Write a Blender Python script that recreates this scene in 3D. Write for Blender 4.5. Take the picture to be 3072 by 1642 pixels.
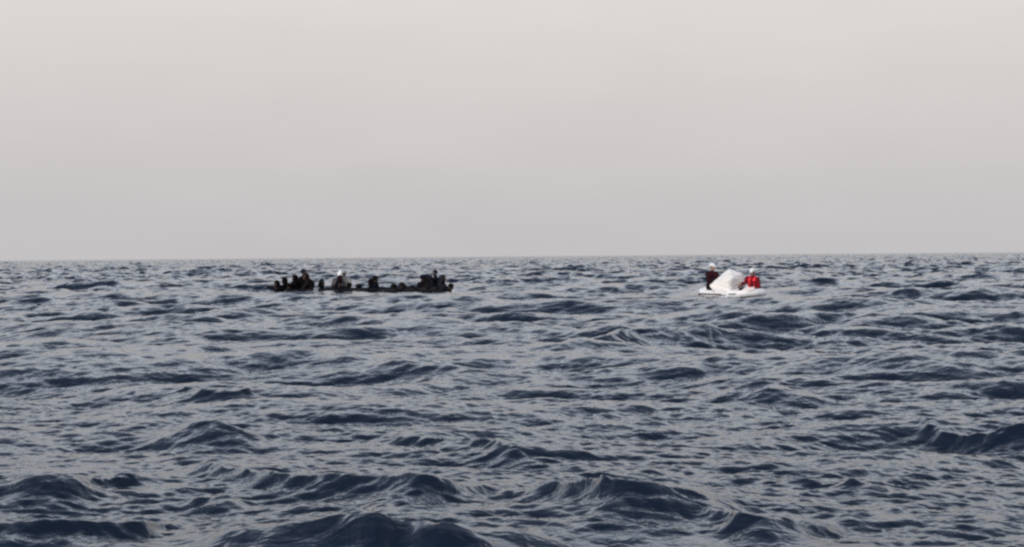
import bpy, bmesh, math, random
import numpy as np
from mathutils import Vector, Matrix, noise
R = math.radians
for o in list(bpy.data.objects): bpy.data.objects.remove(o)
S = bpy.context.scene
C = S.collection

# ------------------------------------------------------------------ camera
FPX, PW, PH = 3900.0, 3072.0, 1642.0        # focal length and size of the photograph, in its pixels
CAMZ = 1.6
cd = bpy.data.cameras.new('camera'); cam = bpy.data.objects.new('camera', cd); C.objects.link(cam)
cd.sensor_width = 36; cd.lens = 36 * FPX / PW; cd.clip_start = 0.1; cd.clip_end = 20000
cam.matrix_world = Matrix.Translation((0, 0, CAMZ)) @ Matrix.Rotation(R(90 - 0.765), 4, 'X') @ Matrix.Rotation(R(-0.47), 4, 'Z')
S.camera = cam
CM = cam.matrix_world.copy()
def at(px, py, z=0.0):
    """point on the height z seen at a pixel of the photograph"""
    d = CM.to_3x3() @ Vector(((px - PW / 2) / FPX, -(py - PH / 2) / FPX, -1))
    t = (z - CAMZ) / d.z
    return Vector((d.x * t, d.y * t, z))
def at_y(px, py, Y):
    d = CM.to_3x3() @ Vector(((px - PW / 2) / FPX, -(py - PH / 2) / FPX, -1))
    t = Y / d.y
    return Vector((d.x * t, Y, CAMZ + d.z * t))

# ------------------------------------------------------------------ world, sun, exposure
SUN_EL, SUN_AZ = R(26), R(222)              # behind the camera, to the left
w = bpy.data.worlds.new('World'); S.world = w; w.use_nodes = True
nt = w.node_tree; nt.nodes.clear()
N = nt.nodes.new; L = nt.links.new
out = N('ShaderNodeOutputWorld'); bg = N('ShaderNodeBackground'); L(bg.outputs[0], out.inputs[0])
sky = N('ShaderNodeTexSky'); sky.sky_type = 'NISHITA'; sky.sun_disc = False
sky.sun_elevation = SUN_EL; sky.sun_rotation = SUN_AZ; sky.air_density = 1.5; sky.dust_density = 4; sky.ozone_density = 1.5
tc = N('ShaderNodeTexCoord'); sx = N('ShaderNodeSeparateXYZ'); L(tc.outputs['Generated'], sx.inputs[0])
ramp = N('ShaderNodeValToRGB'); L(sx.outputs['Z'], ramp.inputs[0])      # the cloud layer: value = sine of the elevation
cr = ramp.color_ramp; cr.interpolation = 'LINEAR'
stops = [(0.0, (.538, .526, .535)), (.044, (.560, .543, .548)), (.11, (.622, .594, .586)), (.197, (.702, .672, .648)),
         (.28, (1.12, 1.16, 1.24)), (.42, (1.12, 1.22, 1.40)), (.60, (.38, .44, .58)), (1.0, (.12, .16, .25))]
while len(cr.elements) < len(stops): cr.elements.new(0.5)
for e, (p, c) in zip(cr.elements, stops): e.position = p; e.color = (*c, 1)
nz = N('ShaderNodeTexNoise'); nz.inputs['Scale'].default_value = 7.0; nz.inputs['Detail'].default_value = 3
mp = N('ShaderNodeMapping'); mp.inputs['Scale'].default_value = (1, 1, 3.0); L(tc.outputs['Generated'], mp.inputs[0]); L(mp.outputs[0], nz.inputs['Vector'])
mr = N('ShaderNodeMapRange'); mr.inputs['From Min'].default_value = .3; mr.inputs['From Max'].default_value = .7
mr.inputs['To Min'].default_value = .98; mr.inputs['To Max'].default_value = 1.02; L(nz.outputs['Fac'], mr.inputs[0])
vm = N('ShaderNodeVectorMath'); vm.operation = 'SCALE'; L(ramp.outputs[0], vm.inputs[0]); L(mr.outputs[0], vm.inputs['Scale'])
sk = N('ShaderNodeVectorMath'); sk.operation = 'SCALE'; L(sky.outputs[0], sk.inputs[0]); sk.inputs['Scale'].default_value = 0.006
ad = N('ShaderNodeVectorMath'); ad.operation = 'ADD'; L(vm.outputs[0], ad.inputs[0]); L(sk.outputs[0], ad.inputs[1])
L(ad.outputs[0], bg.inputs[0]); bg.inputs[1].default_value = 1.0
sd = bpy.data.lights.new('sun', 'SUN'); sd.energy = 2.0; sd.angle = R(20); sd.color = (1, .95, .88)
sun = bpy.data.objects.new('sun', sd); C.objects.link(sun)
sdir = Vector((math.sin(SUN_AZ) * math.cos(SUN_EL), math.cos(SUN_AZ) * math.cos(SUN_EL), math.sin(SUN_EL)))
sun.rotation_euler = sdir.to_track_quat('Z', 'Y').to_euler()
S.view_settings.view_transform = 'Standard'; S.view_settings.look = 'None'; S.view_settings.exposure = 0; S.view_settings.gamma = 1
S.render.engine = 'CYCLES'
S.cycles.pixel_filter_type = 'BLACKMAN_HARRIS'; S.cycles.filter_width = 2.5
S.cycles.max_bounces = 5; S.cycles.use_denoising = False

# ------------------------------------------------------------------ materials
def mat(name, col, rough=.6, var=.0, scale=6, bump=0, bscale=30, metallic=0, coat=0, spec=.5):
    m = bpy.data.materials.new(name); m.use_nodes = True; t = m.node_tree; b = t.nodes['Principled BSDF']
    b.inputs['Roughness'].default_value = rough; b.inputs['Metallic'].default_value = metallic
    b.inputs['Coat Weight'].default_value = coat; b.inputs['Specular IOR Level'].default_value = spec
    tc = t.nodes.new('ShaderNodeTexCoord')
    n = t.nodes.new('ShaderNodeTexNoise'); n.inputs['Scale'].default_value = scale; n.inputs['Detail'].default_value = 5
    t.links.new(tc.outputs['Object'], n.inputs['Vector'])
    r = t.nodes.new('ShaderNodeValToRGB'); t.links.new(n.outputs['Fac'], r.inputs[0])
    r.color_ramp.elements[0].position = .3; r.color_ramp.elements[1].position = .7
    r.color_ramp.elements[0].color = (*[max(0, c * (1 - var)) for c in col], 1)
    r.color_ramp.elements[1].color = (*[min(1, c * (1 + var)) for c in col], 1)
    t.links.new(r.outputs[0], b.inputs['Base Color'])
    if bump:
        n2 = t.nodes.new('ShaderNodeTexNoise'); n2.inputs['Scale'].default_value = bscale; n2.inputs['Detail'].default_value = 4
        t.links.new(tc.outputs['Object'], n2.inputs['Vector'])
        bp = t.nodes.new('ShaderNodeBump'); bp.inputs['Strength'].default_value = bump; bp.inputs['Distance'].default_value = .02
        t.links.new(n2.outputs['Fac'], bp.inputs['Height']); t.links.new(bp.outputs[0], b.inputs['Normal'])
    return m

def water_mat():
    m = bpy.data.materials.new('sea_water'); m.use_nodes = True; t = m.node_tree; b = t.nodes['Principled BSDF']
    b.inputs['Base Color'].default_value = (.005, .0096, .0200, 1); b.inputs['Specular Tint'].default_value = (.84, .93, 1, 1)
    b.inputs['Roughness'].default_value = .06; b.inputs['IOR'].default_value = 1.50
    g = t.nodes.new('ShaderNodeNewGeometry')
    prev = None
    for sc, asp, dist in ((9, 1, .020), (26, 1, .005)):
        mpn = t.nodes.new('ShaderNodeMapping'); mpn.inputs['Scale'].default_value = (sc * .62, sc, sc)
        mpn.inputs['Rotation'].default_value = (0, 0, R(-14))
        n = t.nodes.new('ShaderNodeTexNoise'); n.inputs['Scale'].default_value = 1; n.inputs['Detail'].default_value = 2.5; n.inputs['Distortion'].default_value = .5
        t.links.new(g.outputs['Position'], mpn.inputs[0]); t.links.new(mpn.outputs[0], n.inputs['Vector'])
        bp = t.nodes.new('ShaderNodeBump'); bp.inputs['Strength'].default_value = asp; bp.inputs['Distance'].default_value = dist
        t.links.new(n.outputs['Fac'], bp.inputs['Height'])
        if prev: t.links.new(prev.outputs[0], bp.inputs['Normal'])
        prev = bp
    # small waves as random slopes: they hold at any distance
    ln = t.nodes.new('ShaderNodeVectorMath'); ln.operation = 'LENGTH'; t.links.new(g.outputs['Position'], ln.inputs[0])
    gust = t.nodes.new('ShaderNodeMapRange'); t.links.new(ln.outputs['Value'], gust.inputs[0])      # the wind blows harder farther out
    for q_, v_ in (('From Min', 15), ('From Max', 110), ('To Min', .6), ('To Max', 5.0)): gust.inputs[q_].default_value = v_
    for sc, k in ((.9, .42), (3.1, .40)):
        mpn = t.nodes.new('ShaderNodeMapping'); mpn.inputs['Scale'].default_value = (sc * .6, sc, sc); mpn.inputs['Rotation'].default_value = (0, 0, R(10))
        n = t.nodes.new('ShaderNodeTexNoise'); n.inputs['Scale'].default_value = 1; n.inputs['Detail'].default_value = 3; n.inputs['Distortion'].default_value = .4
        t.links.new(g.outputs['Position'], mpn.inputs[0]); t.links.new(mpn.outputs[0], n.inputs['Vector'])
        sb = t.nodes.new('ShaderNodeVectorMath'); sb.operation = 'SUBTRACT'; sb.inputs[1].default_value = (.5, .5, .5); t.links.new(n.outputs['Color'], sb.inputs[0])
        ml = t.nodes.new('ShaderNodeVectorMath'); ml.operation = 'MULTIPLY'; ml.inputs[1].default_value = (k, k, 0); t.links.new(sb.outputs[0], ml.inputs[0])
        a_ = t.nodes.new('ShaderNodeVectorMath'); a_.operation = 'ADD'; t.links.new(prev.outputs[0], a_.inputs[0])
        gs = t.nodes.new('ShaderNodeVectorMath'); gs.operation = 'SCALE'; t.links.new(ml.outputs[0], gs.inputs[0]); t.links.new(gust.outputs[0], gs.inputs['Scale']); t.links.new(gs.outputs[0], a_.inputs[1])
        prev = t.nodes.new('ShaderNodeVectorMath'); prev.operation = 'NORMALIZE'; t.links.new(a_.outputs[0], prev.inputs[0])
    t.links.new(prev.outputs[0], b.inputs['Normal'])
    return m

# ------------------------------------------------------------------ sea
BOAT = at(1080, 880); RIB = at(2207, 890)
def cascade(Lm, n, lmin, lmax, seed, slope, wind, spread, p=2.0):
    rng = np.random.default_rng(seed)
    k1 = np.fft.fftfreq(n, Lm / n) * 2 * np.pi
    kx, ky = np.meshgrid(k1, k1, indexing='xy'); k = np.hypot(kx, ky); k[0, 0] = 1
    lam = 2 * np.pi / k
    band = 1 / (1 + np.exp(-(lam - lmin) / (lmin * .15))) / (1 + np.exp((lam - lmax) / (lmax * .15)))
    cosd = np.abs((kx * math.cos(wind) + ky * math.sin(wind)) / k)
    A = band * k ** (-p) * (0.10 + cosd ** spread); A[0, 0] = 0
    H = A * (rng.normal(size=(n, n)) + 1j * rng.normal(size=(n, n)))
    h = np.fft.ifft2(H).real
    sxx = np.fft.ifft2(1j * kx * H).real; syy = np.fft.ifft2(1j * ky * H).real
    f = slope / math.sqrt((sxx ** 2 + syy ** 2).mean())
    dx = np.fft.ifft2(1j * kx / k * H).real; dy = np.fft.ifft2(1j * ky / k * H).real
    return Lm, n, np.stack([h * f, dx * f, dy * f], -1).astype(np.float32)
def sample(c, x, y, rot):
    Lm, n, D = c
    cr_, sr = math.cos(rot), math.sin(rot)
    u = ((x * cr_ + y * sr) / Lm * n) % n; v = ((-x * sr + y * cr_) / Lm * n) % n
    i = np.floor(u).astype(np.int64); j = np.floor(v).astype(np.int64); fu = (u - i)[..., None]; fv = (v - j)[..., None]
    i %= n; j %= n; i1 = (i + 1) % n; j1 = (j + 1) % n
    fu = fu * fu * (3 - 2 * fu) * .5 + fu * .5; fv = fv * fv * (3 - 2 * fv) * .5 + fv * .5
    r = (D[j, i] * (1 - fu) + D[j, i1] * fu) * (1 - fv) + (D[j1, i] * (1 - fu) + D[j1, i1] * fu) * fv
    h = r[..., 0]; dx = r[..., 1] * cr_ - r[..., 2] * sr; dy = r[..., 1] * sr + r[..., 2] * cr_
    return h, dx, dy
# hand-placed crests: (pixels of the crest line in the photograph, height, front width, back width)
CRESTS = [
    ([(520, 1680, .05), (700, 1650, .16), (860, 1600, .26), (980, 1580, .30), (1060, 1548, .40), (1120, 1580, .30), (1260, 1592, .31), (1400, 1620, .27), (1600, 1670, .1)], 1.0, .38, .8),
    ([(560, 1400, .05), (660, 1405, .13), (860, 1430, .20), (1010, 1436, .22), (1100, 1446, .20), (1240, 1432, .30), (1300, 1462, .20), (1420, 1482, .10), (1500, 1490, 0)], 1.0, .50, .60),
    ([(430, 1285, .02), (490, 1262, .18), (590, 1245, .30), (660, 1258, .27), (740, 1290, .16), (850, 1315, .04)], 1.0, .60, .7),
    ([(1480, 1490, .05), (1640, 1480, .16), (1780, 1472, .28), (1950, 1488, .24), (2100, 1510, .17), (2260, 1545, .05)], 1.0, .45, .6),
    ([(2060, 1580, .05), (2200, 1562, .2), (2290, 1560, .22), (2400, 1582, .15), (2500, 1610, .02)], 1.0, .35, .5),
    ([(-60, 1612, .2), (120, 1604, .2), (260, 1598, .18), (360, 1608, .14), (450, 1592, .14), (520, 1600, .03)], 1.0, .3, .5),
    ([(-60, 1440, .18), (120, 1440, .2), (260, 1446, .16), (400, 1440, .05)], 1.0, .8, .8),
    ([(2700, 1245, .02), (2800, 1238, .14), (2950, 1236, .22), (3072, 1214, .3), (3150, 1206, .3)], 1.0, .6, .8),
    ([(1150, 1300, .03), (1280, 1286, .15), (1400, 1302, .14), (1530, 1322, .2), (1640, 1345, .12), (1760, 1370, .02)], 1.0, .5, .7),
    ([(560, 1530, .0), (620, 1505, .10), (670, 1484, .16), (720, 1510, .10), (780, 1540, .0)], 1.0, .3, .3),
    ([(1680, 1060, .05), (1760, 1010, .28), (1840, 975, .42), (1960, 968, .42), (2080, 985, .30), (2200, 990, .1)], 1.0, 1.8, 2.2),
    ([(2140, 1180, .02), (2240, 1140, .2), (2310, 1124, .28), (2380, 1150, .15), (2480, 1170, .02)], 1.0, .8, 1.0),
    ([(2640, 960, .1), (2760, 940, .2), (2880, 948, .2), (3000, 955, .1)], 1.0, 1.2, 1.5),
    ([(560, 1155, .03), (640, 1152, .14), (740, 1158, .10), (800, 1160, .02)], 1.0, .4, .6),
    ([(1100, 1095, .03), (1200, 1075, .15), (1380, 1080, .17), (1480, 1100, .05)], 1.0, .8, 1.0),
    ([(20, 1075, .08), (120, 1060, .16), (240, 1066, .1), (330, 1075, .02)], 1.0, .7, .9),
    ([(1380, 970, .04), (1470, 956, .16), (1560, 955, .14), (1640, 965, .02)], 1.0, 1.0, 1.2),
    ([(2000, 1475, .02), (2080, 1430, .0), (2460, 1432, .10), (2560, 1440, .14), (2680, 1450, .06)], 1.0, .5, .5),
]
def crest_field(x, y):
    x = x + .05 * np.sin(y * 7 + x * 3) + .02 * np.sin(y * 19 - x * 11)
    z = np.zeros_like(x)
    for pts, s, wf0, wb0 in CRESTS:
        wf = wf0 * .52; wb = wb0 * .75
        P = [(at(px, py, a * s * .8), a * s * .70) for px, py, a in pts]
        xs = np.array([p.x for p, a in P]); ys = np.array([p.y for p, a in P]); aa = np.array([a for p, a in P])
        m = (x > xs[0] - 2) & (x < xs[-1] + 2) & (y > ys.min() - 6 * wf) & (y < ys.max() + 6 * wb)
        X = x[m]; Y = y[m]
        gx = np.linspace(xs[0] - 1, xs[-1] + 1, 600); ker = np.hanning(int(600 * .10)); ker /= ker.sum(); pad = len(ker) // 2
        sm = lambda v: np.convolve(np.pad(np.interp(gx, xs, v), pad, mode='edge'), ker, 'same')[pad:-pad]
        yc = np.interp(X, gx, sm(ys)); a = np.interp(X, gx, sm(aa))
        e = np.clip(np.minimum(X - xs[0] + 1, xs[-1] + 1 - X), 0, 1); a = a * e * e
        wob = .05 * np.sin(X * 9 + Y * 2) + .03 * np.sin(X * 23 - 3 * Y)
        d = Y - yc + wob * wf
        wv = np.where(d < 0, wf, wb)
        q = np.abs(d) / wv
        prof = np.exp(-(np.sqrt(q * q + .004) - .063) * 1.2) * (1 - .0 * q)
        z[m] += a * prof * np.where(q < 5, 1, 0)
    return z
def build_sea():
    fine = np.linspace(-38, 38, 2500)
    side = np.concatenate([np.linspace(38, 60, 80)[1:], np.linspace(60, 300, 60)[1:], np.linspace(300, 322, 80)[1:-1]])
    th = np.radians(np.concatenate([fine, side]))
    r = [1.0]
    while r[-1] < 9000:
        q = r[-1]
        r.append(q + max(.02, q * (.0023 if q < 50 else .0030 if q < 260 else .0045 if q < 900 else .03)) * (3 if q < 7 else 1))
    r = np.array(r); nr, nth = len(r), len(th)
    RR, TT = np.meshgrid(r, th, indexing='ij')
    x = (RR * np.sin(TT)); y = (RR * np.cos(TT))
    far = np.clip(1 - (RR - 1500) / 3000, 0, 1)
    coarse = np.where((np.arange(nth) < 2500), 1.0, 0.35)[None, :]
    c1 = cascade(203., 512, 2.6, 16, SEED[0], .12, R(72), 3)
    c2 = cascade(47., 512, .6, 2.8, SEED[1], .20, R(104), 2.2, 1.9)
    c3 = cascade(15., 512, .13, .65, SEED[2], .22, R(80), 3.0, 1.7)
    c4 = cascade(7.3, 512, .06, .20, SEED[2] + 1, .21, R(112), 3.0, 1.6)
    near = 1 - .74 * np.exp(-(RR / 15) ** 4)
    H = np.zeros_like(x); DX = np.zeros_like(x); DY = np.zeros_like(x)
    for c, rot, a, fade, ch in ((c1, R(7), 1.0, far, 1.0), (c2, R(-11), 1.0, 1.12 * np.clip(1.6 - RR / 700, 0, 1) * coarse, .9), (c3, R(19), 1.0, np.clip(1.5 - RR / 130, 0, 1) * coarse, .7),
                              (c4, R(-27), 1.0, np.clip(1.5 - RR / 28, 0, 1) * coarse, .5)):
        h, dx, dy = sample(c, x, y, rot)
        if c is not c1:      # the wind ruffles the sea in patches
            g = .95 + .25 * np.sin(x * .23 + y * .11) * np.sin(y * .17 - x * .05 + 1)
            h = h * g; dx = dx * g; dy = dy * g
        if c is not c3 and c is not c4: fade = fade * (1 + .55 * np.clip((RR - 40) / 80, 0, 1))
        if c is c3: fade = fade * (1 - .30 * np.exp(-(RR / 16) ** 4))
        if c is c1 or c is c2: fade = fade * near
        H += h * a * fade; DX += dx * fade * ch; DY += dy * fade * ch
    # calmer water in the lee of the two boats
    for P, ax, ay in ((BOAT, 6.0, 3.0), (RIB, 2.6, 3.0)):
        q = np.sqrt(((x - P.x) / ax) ** 2 + ((y - P.y) / np.where(y < P.y, ay * 1.7, ay)) ** 2)
        k = .38 + .62 * np.clip((q - .8) / 1.1, 0, 1)
        H *= k; DX *= k; DY *= k
    H += crest_field(x + .7 * DX, y + .7 * DY)
    # the hulls push the water down
    for P, rz, hx, hy in ((BOAT, R(.5), 3.7, .62), (RIB, R(112), 1.25, .62)):
        X0, Y0 = x - DX - P.x, y - DY - P.y; u = X0 * math.cos(rz) + Y0 * math.sin(rz); v = -X0 * math.sin(rz) + Y0 * math.cos(rz)
        ins = np.maximum(np.abs(u) / hx, np.abs(v) / hy) < 1
        H = np.where(ins, np.minimum(H, -.30), H)
    V = np.stack([x - DX, y - DY, H], -1).reshape(-1, 3).astype(np.float32)
    V = np.concatenate([V, np.array([[0, 0, 0]], np.float32)])
    idx = np.arange(nr * nth).reshape(nr, nth)
    a = idx[:-1, :]; b = np.roll(idx, -1, 1)[:-1, :]; c = np.roll(idx, -1, 1)[1:, :]; d = idx[1:, :]
    Q = np.stack([a, d, c, b], -1).reshape(-1, 4)
    T = np.stack([idx[0], np.roll(idx[0], -1), np.full(nth, nr * nth)], -1)[:, [0, 1, 2]]
    me = bpy.data.meshes.new('water')
    nl = Q.size + T.size; npoly = len(Q) + len(T)
    me.vertices.add(len(V)); me.vertices.foreach_set('co', V.ravel())
    me.loops.add(nl); me.loops.foreach_set('vertex_index', np.concatenate([Q.ravel(), T.ravel()]).astype(np.int32))
    me.polygons.add(npoly)
    st = np.concatenate([np.arange(len(Q)) * 4, Q.size + np.arange(len(T)) * 3]).astype(np.int32)
    me.polygons.foreach_set('loop_start', st)
    me.polygons.foreach_set('use_smooth', np.ones(npoly, bool))
    me.update(calc_edges=True)
    o = bpy.data.objects.new('water', me); C.objects.link(o); me.materials.append(water_mat())
    o['kind'] = 'structure'; o['label'] = 'dark blue grey choppy open sea reaching to the horizon'
    return o
SEED = (21, 33, 14)
build_sea()

# ------------------------------------------------------------------ mesh helpers
def capsule(bm, a, b, ra, rb, seg=12, flat=(1, 1, 1)):
    a = Vector(a); b = Vector(b); d = b - a; l = d.length
    if l > 1e-5:
        q = d.to_track_quat('Z', 'Y').to_matrix().to_4x4()
        bmesh.ops.create_cone(bm, cap_ends=True, segments=seg, radius1=ra, radius2=rb, depth=l, matrix=Matrix.Translation((a + b) / 2) @ q)
    for p, r_ in ((a, ra), (b, rb)):
        bmesh.ops.create_uvsphere(bm, u_segments=seg, v_segments=8, radius=r_, matrix=Matrix.Translation(p))
def ell(bm, p, r3, rot=None, seg=16):
    M = Matrix.Translation(p) @ (rot.to_4x4() if rot is not None else Matrix.Identity(4)) @ Matrix.Diagonal((*r3, 1))
    return bmesh.ops.create_uvsphere(bm, u_segments=seg, v_segments=10, radius=1, matrix=M)
def link(name, bm, m, parent=None, smooth=True):
    me = bpy.data.meshes.new(name); bm.to_mesh(me); bm.free()
    for mm in (m if isinstance(m, (list, tuple)) else [m]): me.materials.append(mm)
    if smooth: me.polygons.foreach_set('use_smooth', [True] * len(me.polygons))
    o = bpy.data.objects.new(name, me); C.objects.link(o)
    if parent is not None: o.parent = parent
    return o
def fused(name, bm, m, parent=None, voxel=.012, rough=0, seed=0):
    """overlapping solids fused into one continuous skin"""
    me0 = bpy.data.meshes.new('tmp'); bm.to_mesh(me0); bm.free()
    o = bpy.data.objects.new('tmp', me0); C.objects.link(o)
    md = o.modifiers.new('r', 'REMESH'); md.mode = 'VOXEL'; md.voxel_size = voxel
    sm = o.modifiers.new('s', 'SMOOTH'); sm.iterations = 2; sm.factor = .5
    dg = bpy.context.evaluated_depsgraph_get()
    me = bpy.data.meshes.new_from_object(o.evaluated_get(dg)); me.name = name
    bpy.data.objects.remove(o); bpy.data.meshes.remove(me0)
    if rough:
        for v in me.vertices:
            n = v.normal
            f = noise.noise(v.co * 9 + Vector((seed, 0, 0))) + .5 * noise.noise(v.co * 22 + Vector((0, seed, 0)))
            v.co += n * f * rough
    me.materials.clear()
    for mm in (m if isinstance(m, (list, tuple)) else [m]): me.materials.append(mm)
    me.polygons.foreach_set('use_smooth', [True] * len(me.polygons))
    q = bpy.data.objects.new(name, me); C.objects.link(q)
    if parent is not None: q.parent = parent
    return q
def tube(bm, pts, rad, seg=20, caps=True):
    """swept tube through pts with a radius per point"""
    n = len(pts); rings = []
    for i, p in enumerate(pts):
        t = (Vector(pts[min(i + 1, n - 1)]) - Vector(pts[max(i - 1, 0)])).normalized()
        s = t.cross(Vector((0, 0, 1)));  s = s.normalized() if s.length > 1e-4 else Vector((1, 0, 0))
        u = s.cross(t).normalized()
        rings.append([bm.verts.new(Vector(p) + (s * math.cos(2 * math.pi * k / seg) + u * math.sin(2 * math.pi * k / seg)) * rad[i]) for k in range(seg)])
    for i in range(n - 1):
        for k in range(seg):
            bm.faces.new((rings[i][k], rings[i][(k + 1) % seg], rings[i + 1][(k + 1) % seg], rings[i + 1][k]))
    if caps:
        bm.faces.new(rings[0]); bm.faces.new(rings[-1])
    bmesh.ops.recalc_face_normals(bm, faces=bm.faces)
def spline(P, n):
    """Catmull-Rom through P (tuples of any length)"""
    P = [np.array(p, float) for p in P]; out = []
    Q = [2 * P[0] - P[1]] + P + [2 * P[-1] - P[-2]]
    for i in range(1, len(Q) - 2):
        for s in range(n):
            t = s / n; a, b, c, d = Q[i - 1:i + 3]
            out.append(.5 * ((2 * b) + (-a + c) * t + (2 * a - 5 * b + 4 * c - d) * t * t + (-a + 3 * b - 3 * c + d) * t ** 3))
    out.append(P[-1]); return out
def box(bm, c, s, rot=None):
    M = Matrix.Translation(c) @ (rot.to_4x4() if rot is not None else Matrix.Identity(4)) @ Matrix.Diagonal((*s, 1))
    return bmesh.ops.create_cube(bm, size=1, matrix=M)
def empty(name, label, cat, loc, rz=0, group=None):
    o = bpy.data.objects.new(name, None); C.objects.link(o); o.location = loc; o.rotation_euler = (0, 0, rz)
    o['label'] = label; o['category'] = cat
    if group: o['group'] = group
    return o

# ------------------------------------------------------------------ people
M_skin = {k: mat('skin_' + k, c, .5, .1) for k, c in dict(dark=(.045, .025, .018), brown=(.09, .05, .035), light=(.34, .19, .13)).items()}
M_eye = mat('eye', (.02, .015, .012), .2); M_lip = mat('lips', (.07, .025, .022), .5)
M_hair = mat('hair', (.006, .005, .005), .9, .3, 40, .5, 80, spec=.08)
M_shoe = mat('shoe', (.03, .03, .032), .6, .2)
_cl = {}
def cloth(c):
    if c not in _cl: _cl[c] = mat('cloth', c, .95, .22, 5, .5, 60, spec=.05)
    return _cl[c]
M_white = mat('white_shell', (.76, .76, .75), .35, .03)
M_orange = mat('life_vest', (.75, .06, .05), .7, .1)

def person(loc, face, top, label, group=None, pose='hug', lean=0, side=0, yaw=0, nod=0, jacket=(.01, .01, .012), pants=(.01, .01, .014),
           head='hair', headcol=None, skin='dark', vest=None, arm=None, cat='person', seed=0, bulk=1.0, size=1.0):
    """seated figure, pelvis near the local origin, facing local +Y; top = height of the top of the head"""
    rnd = random.Random(seed)
    T = Matrix.Rotation(side, 3, 'Y') @ Matrix.Rotation(-lean, 3, 'X')
    pel = Vector((0, 0, 0)); V3 = Vector
    waist = T @ V3((0, 0, .18)); 
    T2 = Matrix.Rotation(side * 1.2, 3, 'Y') @ Matrix.Rotation(-lean * 1.35, 3, 'X')
    chest = waist + T2 @ V3((0, 0, .20)); neck = chest + T2 @ V3((0, .0, .17))
    HM = Matrix.Rotation(-yaw, 3, 'Z') @ Matrix.Rotation(-lean * .6 - nod, 3, 'X') @ Matrix.Rotation(side * .5, 3, 'Y')
    hc = neck + HM @ V3((0, .02, .155))
    sh = [chest + T2 @ V3((s * .185, 0, .10)) for s in (-1, 1)]
    hip = [V3((s * .09, 0, -.01)) for s in (-1, 1)]
    if pose == 'hug':
        knee = [V3((s * .13, .34, .26)) for s in (-1, 1)]; ank = [V3((s * .12, .47, -.10)) for s in (-1, 1)]
        elb = [sh[i] + V3((s * .07, .17, -.20)) for i, s in enumerate((-1, 1))]; hand = [V3((s * .05, .43, .16)) for s in (-1, 1)]
    elif pose == 'bench':
        knee = [V3((s * .15, .42, .02)) for s in (-1, 1)]; ank = [V3((s * .15, .46, -.38)) for s in (-1, 1)]
        elb = [sh[i] + V3((s * .08, .06, -.26)) for i, s in enumerate((-1, 1))]; hand = [V3((s * .13, .30, .11)) for s in (-1, 1)]
    else:       # kneeling upright
        knee = [V3((s * .14, .30, -.30)) for s in (-1, 1)]; ank = [V3((s * .12, -.12, -.36)) for s in (-1, 1)]
        elb = [sh[i] + V3((s * .10, .10, -.25)) for i, s in enumerate((-1, 1))]; hand = [elb[i] + V3((-s * .06, .22, .05)) for i, s in enumerate((-1, 1))]
    for k, (e, h) in (arm or {}).items():
        elb[k] = sh[k] + V3(e); hand[k] = elb[k] + V3(h)
    def torso(bm, g):
        for s in (-1, 1):
            capsule(bm, (s * .075, 0, -.01), waist + T @ V3((s * .055, 0, 0)), .105 + g, .092 + g)
            capsule(bm, waist + T @ V3((s * .055, 0, 0)), chest + T2 @ V3((s * .085, 0, .02)), .092 + g, .105 + g)
            capsule(bm, chest + T2 @ V3((s * .085, 0, .02)), sh[(s + 1) // 2], .10 + g, .062 + g)
        capsule(bm, chest + T2 @ V3((0, -.01, .06)), neck, .10 + g, .055 + g * .6)
    def arms(bm, g, end=1.0):
        for i in (0, 1):
            capsule(bm, sh[i], elb[i], .052 + g, .042 + g)
            capsule(bm, elb[i], elb[i].lerp(hand[i], end), .041 + g, .028 + g)
    def legs(bm, g, end=1.0):
        for i in (0, 1):
            capsule(bm, hip[i], knee[i], .086 + g, .060 + g)
            capsule(bm, knee[i], knee[i].lerp(ank[i], end), .057 + g, .038 + g)
    # ---- the body: one continuous surface with face, ears, palms and five fingers a side
    bm = bmesh.new(); torso(bm, 0); arms(bm, 0); legs(bm, 0)
    capsule(bm, neck, hc + HM @ V3((0, -.01, -.05)), .056, .05)
    hr = HM
    ell(bm, hc + HM @ V3((0, -.012, .03)), (.076, .094, .092), hr); ell(bm, hc + HM @ V3((0, .03, -.035)), (.058, .062, .075), hr)
    ell(bm, hc + HM @ V3((0, .055, -.085)), (.028, .028, .024), hr)
    capsule(bm, hc + HM @ V3((0, .085, .012)), hc + HM @ V3((0, .106, -.024)), .010, .014, 8)
    for s in (-1, 1):
        ell(bm, hc + HM @ V3((s * .076, -.008, -.008)), (.012, .02, .033), hr, 8)
    for i, s in enumerate((-1, 1)):
        d = (hand[i] - elb[i]).normalized(); up = V3((0, 0, 1)); sd_ = d.cross(up)
        sd_ = sd_.normalized() if sd_.length > .1 else V3((1, 0, 0)); nn = sd_.cross(d).normalized()
        palm = hand[i] + d * .055
        ell(bm, palm, (.042, .052, .019), Matrix((sd_, d, nn)).transposed(), 10)
        for k in range(4):
            b0 = palm + d * .04 + sd_ * (-.030 + .020 * k); ln = (.036, .042, .040, .030)[k]
            b1 = b0 + d * ln - nn * .012; b2 = b1 + d * ln * .45 - nn * .026
            capsule(bm, b0, b1, .0098, .009, 7); capsule(bm, b1, b2, .009, .0085, 7)
        tb = hand[i] + d * .03 - sd_ * s * .030; t1 = tb - sd_ * s * .03 + d * .028 - nn * .012
        capsule(bm, tb, t1, .013, .011, 7); capsule(bm, t1, t1 + d * .03 - nn * .01, .011, .0095, 7)
        f = (V3((0, 1, 0))).normalized()
        capsule(bm, ank[i] + V3((0, -.03, -.05)), ank[i] + V3((s * .02, .14, -.06)), .036, .032, 8)
    body = fused('person', bm, [M_skin[skin], M_eye, M_lip], None, .0135)
    hi = HM.inverted()
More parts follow.
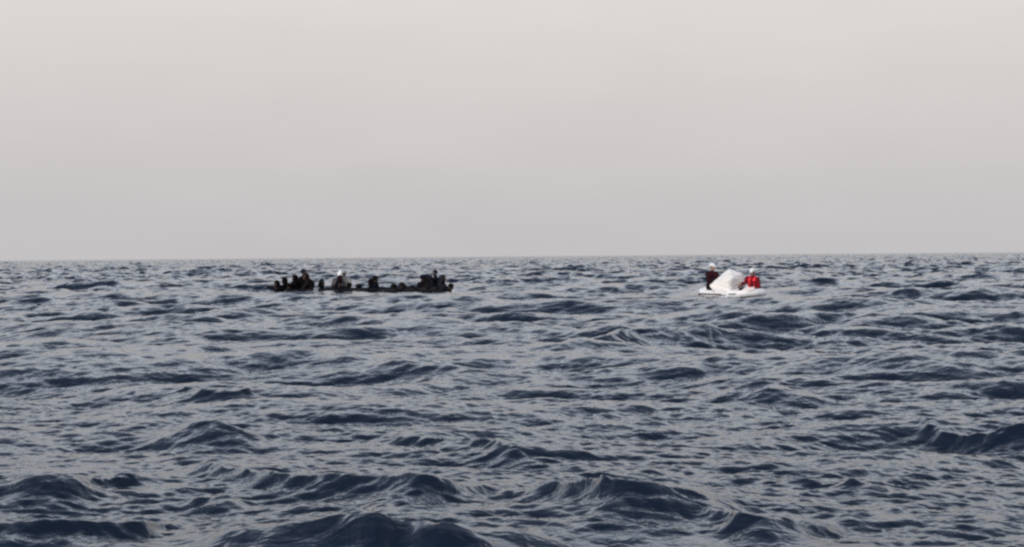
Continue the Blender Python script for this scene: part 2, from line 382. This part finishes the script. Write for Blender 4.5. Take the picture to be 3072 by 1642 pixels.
    for pl in body.data.polygons:
        q = hi @ (pl.center - hc)
        if q.y > .055 and abs(abs(q.x) - .031) < .012 and abs(q.z - .018) < .007: pl.material_index = 1
        if q.y > .07 and abs(q.x) < .024 and abs(q.z + .052) < .008: pl.material_index = 2
    # ---- clothing and hair
    bm = bmesh.new(); torso(bm, .022 * bulk); arms(bm, .018 * bulk, .96)
    capsule(bm, chest + T2 @ V3((0, 0, .12)), neck + T2 @ V3((0, 0, .02)), .08, .072)
    fused('jacket', bm, cloth(jacket), body, .024, .010, seed * 3.1)
    bm = bmesh.new(); legs(bm, .018, .95)
    for s in (-1, 1): capsule(bm, (s * .07, 0, -.02), (s * .06, 0, .06), .118, .112)
    fused('trousers', bm, cloth(pants), body, .026, .008, seed * 1.7)
    for i, s in enumerate((-1, 1)):
        bm = bmesh.new(); capsule(bm, ank[i] + V3((0, -.035, -.05)), ank[i] + V3((s * .02, .15, -.062)), .05, .043, 10)
        capsule(bm, ank[i], ank[i] + V3((0, -.02, -.04)), .05, .05, 10)
        fused('shoe', bm, M_shoe, body, .016)
    if head in ('hair', 'beanie', 'hood', 'helmet', 'cap', 'scarf'):
        g = dict(hair=.008, beanie=.014, hood=.028, helmet=.030, cap=.012, scarf=.022)[head]
        m_ = {'hair': M_hair, 'helmet': M_white}.get(head) or cloth(headcol or (.02, .02, .03))
        bm = bmesh.new()
        if head in ('hood', 'scarf'):
            ell(bm, hc + HM @ V3((0, -.022, .02)), (.078 + g, .092 + g, .098 + g), hr, 20)
            capsule(bm, hc + HM @ V3((0, -.05, -.04)), neck + T2 @ V3((0, -.035, -.02)), .08, .095)
            bmesh.ops.delete(bm, geom=[v for v in bm.verts if (hi @ (v.co - hc)).y > .045 and -.10 < (hi @ (v.co - hc)).z < .075], context='VERTS')
        else:
            ell(bm, hc + HM @ V3((0, -.014, .034)), (.078 + g, .096 + g, .094 + g), hr, 24)
            cut = dict(hair=.0, beanie=.03, helmet=.012, cap=.035)[head]
            dele = [v for v in bm.verts if (lambda q: q.z < (cut + .03 if q.y > .045 else cut - .045 if q.y < 0 else cut))(hi @ (v.co - hc))]
            bmesh.ops.delete(bm, geom=dele, context='VERTS')
            if head in ('cap', 'helmet'):
                ell(bm, hc + HM @ V3((0, .09 + g, .055)), (.07, .055, .010), hr, 12)
            if head == 'hair':
                for v in bm.verts: v.co += (v.co - hc).normalized() * (.008 * noise.noise(v.co * 40))
        o = link({'scarf': 'head_scarf', 'cap': 'cap'}.get(head, head), bm, m_, body)
        so = o.modifiers.new('thickness', 'SOLIDIFY'); so.thickness = .010; so.offset = 0
    if vest:
        bm = bmesh.new()
        for s in (-1, 1):
            capsule(bm, waist + T @ V3((s * .075, .045, .0)), chest + T2 @ V3((s * .085, .05, .08)), .085, .075)
            capsule(bm, waist + T @ V3((s * .07, -.045, .0)), chest + T2 @ V3((s * .08, -.05, .08)), .085, .075)
        capsule(bm, chest + T2 @ V3((-.09, -.02, .13)), chest + T2 @ V3((.09, -.02, .13)), .065, .065)
        v_ = fused('life_vest', bm, cloth(vest), body, .02, .006, seed)
        bm = bmesh.new(); zc = waist.lerp(chest, .55)
        tube(bm, [zc + T2 @ V3((.178 * math.cos(a), .155 * math.sin(a), 0)) for a in [2 * math.pi * k / 24 for k in range(25)]], [.014] * 25, 8)
        link('belt', bm, cloth((.02, .02, .02)), v_)
    h_top = (hc + HM @ V3((0, -.01, .125))).z
    body.location = (loc[0], loc[1], top - h_top * size); body.rotation_euler = (0, 0, face)
    body.scale = (size,) * 3
    body['label'] = label; body['category'] = cat
    if group: body['group'] = group
    return body

# ------------------------------------------------------------------ the long dark inflatable boat
M_rub = mat('dark_rubber', (.006, .006, .008), .8, .25, 3, .2, 40, spec=.08)
M_rub2 = mat('black_strake', (.006, .006, .007), .5)
M_floor = mat('boat_floor', (.03, .028, .026), .8, .3)
M_rope = mat('rope', (.10, .095, .085), .9, .3)
M_wood = mat('transom_board', (.05, .038, .028), .7, .3)
def dark_boat():
    t = empty('inflatable_boat', 'long low dark rubber inflatable boat crowded with sitting people', 'boat', (BOAT.x, BOAT.y, -.03), R(0.5)); t.scale = (.86,) * 3
    near = [(4.78, -.70, -.02, .07), (4.5, -.72, .06, .20), (4.1, -.75, .13, .25), (3.3, -.78, .11, .25), (2.2, -.80, .07, .25), (0, -.82, .06, .25), (-2.0, -.78, .07, .25),
            (-3.2, -.62, .07, .22), (-3.9, -.38, .17, .17), (-4.4, -.17, .32, .11), (-4.8, 0, .38, .07)]
    P = spline(near, 6); P2 = [np.array([p[0], -p[1], p[2], p[3]]) for p in P]
    bm = bmesh.new(); allp = P + P2[::-1][1:]
    tube(bm, [tuple(p[:3]) for p in allp], [max(.02, p[3]) for p in allp], 20)
    tb = link('tube', bm, M_rub, t)
    bm = bmesh.new()
    for Q in (P, P2):
        sg = -1 if Q is P else 1
        tube(bm, [(p[0], p[1] + sg * p[3] * .97, p[2] + .03) for p in Q[8:-6]], [.03] * len(Q[8:-6]), 8)
    link('rubbing_strake', bm, M_rub2, tb)
    for k in range(5):      # seams with carrying handles
        bm = bmesh.new(); q = P[10 + k * 7]
        tube(bm, [(q[0] - .12, q[1] - q[3] * .75, q[2] + q[3] * .66), (q[0] - .09, q[1] - q[3] * .80, q[2] + q[3] * .78), (q[0] + .09, q[1] - q[3] * .80, q[2] + q[3] * .78), (q[0] + .12, q[1] - q[3] * .75, q[2] + q[3] * .66)], [.014] * 4, 8)
        link('handle', bm, M_rub2, tb)
    bm = bmesh.new()
    pts = []
    for i in range(0, 49):
        q = P[6 + i] if 6 + i < len(P) else P[-1]
        s = .04 * math.sin(i * math.pi / 4) ** 2
        pts.append((q[0], q[1] - q[3] * .8, q[2] + q[3] * .62 - s))
    tube(bm, pts, [.010] * len(pts), 6); link('grab_rope', bm, M_rope, t)
    bm = bmesh.new(); f = [bm.verts.new((p[0], p[1] * .9, .03)) for p in P[8:-10]] + [bm.verts.new((p[0], p[1] * .9, .03)) for p in P2[::-1][10:-8]]
    fc = bm.faces.new(f); r_ = bmesh.ops.extrude_face_region(bm, geom=[fc]); bmesh.ops.translate(bm, verts=[v for v in r_['geom'] if isinstance(v, bmesh.types.BMVert)], vec=(0, 0, -.08))
    bmesh.ops.recalc_face_normals(bm, faces=bm.faces); link('floor', bm, M_floor, t, False)
    bm = bmesh.new(); box(bm, (3.95, 0, .08), (.06, 1.2, .46)); link('transom', bm, M_wood, t, False)
    return t
dark_boat()
BX, BY = BOAT.x, BOAT.y
G = 'people sitting in the long dark inflatable boat'
def on(px, dy=0): return at_y(px, 870, BY + dy).x, BY + dy
def zt(px, py, dy=0): return at_y(px, py, BY + dy).z
K = dict(group=G, size=1.2)
def P_(px, py, dy, face, label, **kw):
    dy = dy * .8; x, y = on(px, dy); person((x, y), R(face), zt(px, py, dy), label, seed=int(px), **{**K, **kw})
blk, nvy, brn, gry, grn, plum = (.005, .004, .005), (.004, .006, .012), (.012, .009, .007), (.03, .03, .032), (.006, .010, .009), (.018, .008, .012)
P_(851, 846, .3, -60, 'person in a dark plum jacket crouched low nearest the raised bow', jacket=plum, pose='hug', lean=.5, skin='brown')
P_(870, 834, -.2, 70, 'person in a black coat hunched towards the bow, left of the tallest figure', jacket=blk, lean=.30, pose='hug', bulk=1.5, head='hood', headcol=blk)
P_(908, 809, .35, -110, 'tallest dark figure at the bow end, one arm stretched to the neighbour', jacket=blk, pants=brn, pose='hug', lean=.05, head='beanie', headcol=(.012, .012, .03), arm={0: ((.10, .16, -.02), (.06, .22, -.10))}, bulk=1.7)
P_(925, 836, .6, 170, 'person in a washed out grey brown top framed between two dark figures', jacket=(.17, .155, .15), pants=brn, pose='hug', lean=.2, skin='brown', head='scarf', headcol=(.14, .12, .12))
P_(937, 822, -.1, 100, 'person in black with a dark red collar facing the tallest figure', jacket=(.014, .012, .012), pants=grn, pose='hug', lean=.30, head='hood', headcol=(.016, .007, .009), bulk=1.8)
P_(890, 850, .1, 150, 'low hunched person in brown between the coat and the tallest figure', jacket=brn, pose='hug', lean=.6)
P_(969, 855, .2, 20, 'small low figure in dark navy sitting alone beside the pale gap', jacket=nvy, pose='hug', lean=.25, bulk=1.2, head='beanie', headcol=nvy)
P_(1003, 828, -.2, -80, 'person in a black coat with dark red collar below the white cap', jacket=(.016, .013, .015), pants=nvy, pose='hug', lean=.28, head='hood', headcol=(.020, .008, .011), bulk=2.0)
P_(1015, 813, .1, 10, 'person with a bright white head scarf showing above the black coat', jacket=(.10, .09, .09), pose='hug', lean=.1, side=.12, head='scarf', headcol=(.85, .85, .87), skin='brown', size=1.3)
P_(1032, 812, .3, 190, 'person in pale beige clothes sitting upright amidships', jacket=(.30, .28, .26), pants=(.28, .26, .24), pose='hug', lean=.05, skin='brown', head='cap', headcol=(.32, .32, .30))
P_(1043, 849, -.35, -20, 'narrow figure in black to the right of the beige clothes', jacket=blk, pose='hug', lean=.15, bulk=1.2)
P_(1081, 860, .0, 120, 'lowest curled up dark figure, head barely over the tube amidships', jacket=grn, pose='hug', lean=.8, head='hood', headcol=grn)
P_(1118, 828, .2, -70, 'person in dark navy with a small bare head held high amidships', jacket=nvy, pants=blk, pose='hug', lean=.12, head='hair')
P_(1138, 842, -.1, 60, 'hunched person in a bulky black coat leaning on the navy figure', jacket=blk, pants=brn, pose='hug', lean=.55, bulk=1.6, head='hood', headcol=blk)
P_(1153, 853, -.3, -100, 'person in charcoal bent forward at the right side of the middle huddle', jacket=(.018, .018, .018), pose='hug', lean=.45, bulk=1.7)
P_(1184, 852, .1, 10, 'small dark figure sitting alone, left of two with a gap around them', jacket=(.014, .012, .016), pose='hug', lean=.2, bulk=1.2)
P_(1221, 849, .0, 60, 'black haired person in a charcoal top sitting apart before the stern group', jacket=(.012, .012, .013), pose='hug', lean=.3, bulk=1.1)
P_(1259, 826, -.1, -60, 'person in black at the left edge of the stern group', jacket=blk, pants=nvy, pose='hug', lean=.15, head='beanie', headcol=(.010, .010, .025), bulk=1.7)
P_(1275, 843, .3, 180, 'person in dark brown sunk low between two beanies of the stern group', jacket=brn, pose='hug', lean=.35, bulk=1.7)
P_(1289, 824, .1, 100, 'person in brown with a dark blue beanie amid the stern group', jacket=(.010, .008, .008), pants=blk, pose='hug', lean=.12, head='beanie', headcol=(.010, .014, .026), bulk=1.7)
P_(1308, 811, .3, 150, 'tallest figure of the stern group in dark slate clothes', jacket=(.010, .010, .016), pants=nvy, pose='hug', lean=.05, head='beanie', headcol=(.016, .012, .026), bulk=1.7)
P_(1318, 826, -.15, -100, 'person in a slate grey jacket leaning back at the stern', jacket=(.022, .022, .028), pants=(.012, .012, .014), pose='hug', lean=.2, side=.1, head='hood', headcol=(.022, .024, .030))
P_(1243, 852, -.2, 80, 'low dark figure curled up just left of the stern group', jacket=brn, pose='hug', lean=.6, bulk=1.4, head='hood', headcol=brn)
P_(1298, 846, -.4, -80, 'person in black hunched in front of the stern group', jacket=blk, pose='hug', lean=.5, bulk=1.7, head='hood', headcol=blk)
P_(1322, 852, -.3, -90, 'rearmost person in dark grey bent low over the stern tube', jacket=(.02, .02, .024), pants=grn, pose='hug', lean=.5)

P_(861, 843, -.4, 100, 'person in black slumped in front of the hunched black coat at the bow', jacket=blk, pose='hug', lean=.5, bulk=1.5, head='hood', headcol=blk)
P_(897, 826, .1, 80, 'person in black pressed against the tallest figure on its bow side', jacket=(.007, .006, .006), pose='hug', lean=.2, bulk=1.6, head='hood', headcol=blk)
P_(945, 840, .3, -100, 'person in dark green black facing back along the boat beside the pale gap', jacket=grn, pose='hug', lean=.35, bulk=1.6, head='hood', headcol=grn)
P_(991, 846, -.4, -120, 'person in dark navy curled in front of the red collared coat', jacket=nvy, pose='hug', lean=.5, bulk=1.5, head='hood', headcol=nvy)
P_(1131, 838, .3, 80, 'person in black just behind the navy figure with the small bare head', jacket=blk, pose='hug', lean=.3, bulk=1.8, head='hood', headcol=blk)
P_(1148, 845, .1, 70, 'person in dark green black at the sloping right end of the middle huddle', jacket=grn, pose='hug', lean=.4, bulk=1.6, head='hood', headcol=(.008, .010, .010))
P_(1267, 832, -.4, -60, 'person in brown black seated foremost among the stern group beanies', jacket=(.010, .008, .007), pants=brn, pose='hug', lean=.3, bulk=1.8, head='hood', headcol=(.010, .008, .007))
P_(1305, 828, -.4, 60, 'person in dark slate seated in front of the tallest stern figure', jacket=(.012, .012, .018), pose='hug', lean=.3, bulk=1.8, head='hood', headcol=(.012, .012, .018))

P_(1101, 853, .3, 90, 'low figure in brown black just left of the navy figure with the bare head', jacket=brn, pose='hug', lean=.4, bulk=1.3)
P_(1203, 859, .3, -90, 'lowest head between the lone dark figure and the charcoal top', jacket=blk, pose='hug', lean=.6, bulk=1.2)
P_(1062, 858, .3, 60, 'low navy figure behind the narrow figure in black', jacket=nvy, pose='hug', lean=.5, bulk=1.2)

# pale sheet added over the near tube, standing in for a pale hull gap
def sheet():
    x = on(957)[0]; bm = bmesh.new()
    prof = spline([(-.50, .22), (-.62, .33), (-.80, .37), (-.98, .32), (-1.10, .16), (-1.12, -.06)], 5)
    rows = []
    for i, p in enumerate(prof):
        rows.append([bm.verts.new((-.13 + .26 * k / 10 * (1 + .1 * math.sin(i)), p[0] - .014 * math.cos(k * 1.9 + i * .2), p[1] + .006 * math.sin(k * 2.3))) for k in range(11)])
    for i in range(len(rows) - 1):
        for k in range(10): bm.faces.new((rows[i][k], rows[i][k + 1], rows[i + 1][k + 1], rows[i + 1][k]))
    bmesh.ops.recalc_face_normals(bm, faces=bm.faces)
    o = link('gap_sheet', bm, mat('pale_gap_cloth', (.20, .23, .235), .9, .15, 8, .4, 60))
    s = o.modifiers.new('t', 'SOLIDIFY'); s.thickness = .012
    o.location = (x, BY + .02, -.03); o.scale = (.86,) * 3; o['label'] = 'added pale grey cloth standing in for a pale gap in the side of the dark boat, between black coats'; o['category'] = 'cloth'
sheet()

# ------------------------------------------------------------------ the white rescue boat
M_wt = mat('white_tube', (.82, .80, .80), .4, .04, 3)
M_hull = mat('dark_hull', (.02, .022, .03), .35, .2)
M_red = (.62, .03, .035)
RX, RY = RIB.x, RIB.y
def rib():
    t = empty('rescue_boat', 'small white inflatable rescue boat with two helmeted crew and a pale bundle', 'boat', (RX - .02, RY, -.14), R(114)); t.scale = (.88,) * 3
    # bow points to local -X; after the turn it comes towards the camera and to the right
    near = [(1.6, -.72, .24, .07), (1.45, -.74, .26, .15), (1.2, -.76, .27, .17), (0, -.78, .27, .17), (-.9, -.70, .29, .17), (-1.35, -.45, .33, .17), (-1.5, 0, .35, .17)]
    P = spline(near, 6); P2 = [np.array([p[0], -p[1], p[2], p[3]]) for p in P]
    allp = P + P2[::-1][1:]
    bm = bmesh.new(); tube(bm, [tuple(p[:3]) for p in allp], [p[3] for p in allp], 22)
    tb = link('tube', bm, M_wt, t)
    for Q, sg in ((P, -1), (P2, 1)):
        bm = bmesh.new(); tube(bm, [(p[0], p[1] + sg * p[3] * .98, p[2]) for p in Q[5:-2]], [.028] * len(Q[5:-2]), 8); link('rubbing_strake', bm, cloth((.05, .05, .06)), tb)
    bm = bmesh.new()
    xs = [1.5, .8, 0, -.8, -1.2, -1.5]; wd = [.78, .86, .86, .78, .58, .10]; kz = [-.28, -.30, -.30, -.26, -.18, .04]
    rows = []
    for x, wv, z in zip(xs, wd, kz):
        rows.append([bm.verts.new((x, -wv, .17 + max(0, -x - .8) * .06)), bm.verts.new((x, -wv * .8, z * .45)), bm.verts.new((x, 0, z)), bm.verts.new((x, wv * .8, z * .45)), bm.verts.new((x, wv, .17 + max(0, -x - .8) * .06))])
    for a, b in zip(rows, rows[1:]):
        for k in range(4): bm.faces.new((a[k], a[k + 1], b[k + 1], b[k]))
    bm.faces.new(rows[0])
    for a, b in zip(rows, rows[1:]): bm.faces.new((a[4], a[0], b[0], b[4]))
    bmesh.ops.recalc_face_normals(bm, faces=bm.faces); link('hull', bm, M_hull, t, False)
    bm = bmesh.new(); box(bm, (.9, 0, .34), (.36, .9, .22)); bmesh.ops.bevel(bm, geom=bm.edges[:], offset=.05, segments=3, affect='EDGES'); link('seat', bm, cloth((.08, .05, .04)), t)
    bm = bmesh.new(); box(bm, (1.42, 0, .3), (.06, 1.0, .4)); link('transom', bm, M_hull, t, False)
    mo = bmesh.new(); box(mo, (1.66, 0, .55), (.34, .30, .30)); bmesh.ops.bevel(mo, geom=mo.edges[:], offset=.08, segments=3, affect='EDGES')
    mt = link('outboard_motor', mo, mat('motor_cowl', (.03, .03, .035), .3), t)
    bm = bmesh.new(); box(bm, (1.66, 0, .1), (.14, .12, .8)); link('motor_leg', bm, M_hull, mt, False)
rib()
def ry(px, py, dy): return at_y(px, py, RY + dy)
a = ry(2133, 793, .45); person((a.x, a.y), R(200), a.z, 'crew member in a dark red jacket and white helmet, left of the pale bundle', pose='hug', lean=.12, nod=.1,
       jacket=(.030, .010, .015), pants=(.01, .01, .014), head='helmet', skin='light', vest=(.05, .009, .013), seed=71, group='crew of the rescue boat', size=1.06, arm={0: ((-.10, .12, -.22), (.02, .2, -.08))}, bulk=1.1)
a = ry(2258, 808, -.25); person((a.x, a.y), R(150), a.z, 'crew member in a bright red life vest and white helmet, right of the pale bundle', pose='bench', lean=.22, nod=.1,
       jacket=(.17, .012, .02), pants=(.14, .04, .035), head='helmet', skin='light', vest=(.85, .045, .055), seed=72, group='crew of the rescue boat', size=1.06, side=-.08, arm={1: ((.12, .10, -.18), (.02, .20, -.02))}, bulk=1.1)
def bundle():
    Y = -.30
    def q(px, py, d): return at_y(px, py, RY + Y + d)
    T, UR, Rr, LR, Bb, BL, Ll, UL = loop = [q(2187, 809, .15), q(2225, 821, .0), q(2242, 848, .10), q(2224, 864, .0), q(2207, 891, -.85), q(2150, 880, -.62), q(2130, 858, -.1), q(2158, 834, .05)]
    Cc, C2, Cm = q(2194, 836, -.55), q(2190, 871, -.45), q(2206, 818, -.05)
    c = sum(loop, Vector()) / 8
    bm = bmesh.new()
    V = lambda p: bm.verts.new(p - c)
    f = [V(p) for p in loop]; cc, c2, cm = V(Cc), V(C2), V(Cm)
    bk = [V(c + (p - c) * .8 + Vector((0, .75, .02))) for p in loop]
    t_, ur, r_, lr, b_, bl, l_, ul = f
    for tri in ((t_, ul, cc), (t_, cc, cm), (cm, cc, ur), (ur, cc, r_), (r_, cc, c2), (r_, c2, lr), (ul, l_, cc), (l_, c2, cc), (l_, bl, c2), (bl, b_, c2), (c2, b_, lr), (t_, cm, ur)): bm.faces.new(tri)
    for k in range(8): bm.faces.new((f[k], f[(k + 1) % 8], bk[(k + 1) % 8], bk[k]))
    bm.faces.new(bk)
    bmesh.ops.recalc_face_normals(bm, faces=bm.faces[:])
    bmesh.ops.triangulate(bm, faces=bm.faces[:])
    for _ in range(4): bmesh.ops.subdivide_edges(bm, edges=bm.edges[:], cuts=1, use_grid_fill=True)
    for _ in range(3): bmesh.ops.smooth_vert(bm, verts=bm.verts[:], factor=.5, use_axis_x=True, use_axis_y=True, use_axis_z=True)
    bm.normal_update()
    for v in bm.verts:
        p = v.co
        v.co += v.normal * (.030 * abs(noise.noise(Vector((p.x * 3 + p.z * 5, p.y * 3, p.z * 2 - p.x * 3)))) + .012 * noise.noise(p * 9))
    o = link('tarpaulin_bundle', bm, mat('off_white_tarpaulin', (.84, .79, .745), .6, .05, 4, .3, 15))
    o.location = c; o.scale = (1.04, 1, 1.03); o['label'] = 'large off white tarpaulin bundle standing up between the two red clad crew'; o['category'] = 'tarpaulin'
bundle()
def small_bag():
    c = at_y(2247, 872, RY - 1.22); bm = bmesh.new(); ell(bm, (0, 0, 0), (.24, .18, .12)); ell(bm, (.12, 0, .03), (.12, .14, .10)); capsule(bm, (-.1, 0, .1), (-.06, 0, .15), .04, .03)
    o = fused('sack', bm, mat('cream_sack', (.80, .70, .66), .8, .08), None, .02, .02, 4); o.location = c
    o['label'] = 'small cream sack lying at the feet of the crew member in bright red'; o['category'] = 'sack'
small_bag()
def holdall():
    c = at_y(2223, 873, RY - 1.16); bm = bmesh.new(); box(bm, (0, 0, 0), (.26, .24, .24)); bmesh.ops.bevel(bm, geom=bm.edges[:], offset=.07, segments=3, affect='EDGES')
    o = fused('holdall', bm, cloth((.05, .030, .024)), None, .02, .015, 9); o.location = c
    o['label'] = 'dark brown bag wedged between the tarpaulin bundle and the cream sack'; o['category'] = 'bag'
    for s in (-1, 1):
        bm = bmesh.new(); tube(bm, [(-.08, s * .04, .10), (-.06, s * .05, .17), (.06, s * .05, .17), (.08, s * .04, .10)], [.012] * 4, 6); link('handle', bm, cloth((.02, .02, .02)), o)
holdall()

# ------------------------------------------------------------------ foam
M_foam = mat('sea_foam', (.80, .81, .84), .7, .06, 8, .6, 20)
def foam(c, rx, ry_, n, seed, label, hz=.05, big=.09):
    rnd = random.Random(seed); bm = bmesh.new()
    for _ in range(n):
        a = rnd.uniform(0, 6.28); q = rnd.random() ** .7
        r = big * (1.15 - q) * rnd.uniform(.5, 1)
        bmesh.ops.create_icosphere(bm, subdivisions=1, radius=1, matrix=Matrix.Translation((rx * q * math.cos(a), ry_ * q * math.sin(a), rnd.uniform(-.02, hz) * (1 - q * .6))) @ Matrix.Rotation(rnd.uniform(0, 3), 4, 'Z') @ Matrix.Diagonal((r * 1.6, r * 1.3, r * .6, 1)))
    o = link('foam', bm, M_foam); o.location = c; o['kind'] = 'stuff'; o['label'] = label; o['category'] = 'foam'
v = at(1360, 881); foam((v.x, v.y + .1, .0), .12, .3, 60, 1, 'small patch of white foam at the stern of the dark boat', .08, .05)
v = at(2104, 886); foam((v.x + .12, v.y - .3, .07), .5, .35, 300, 2, 'white foam breaking along the left side of the rescue boat', .22, .085)
v = at(2172, 892); foam((v.x, v.y - .75, .02), .5, .2, 110, 3, 'white foam in front of the tarpaulin bundle at the waterline', .06, .06)
v = at(2296, 893); foam((v.x, v.y - .1, .0), .22, .25, 50, 4, 'thin white foam at the right end of the rescue boat', .05, .04)
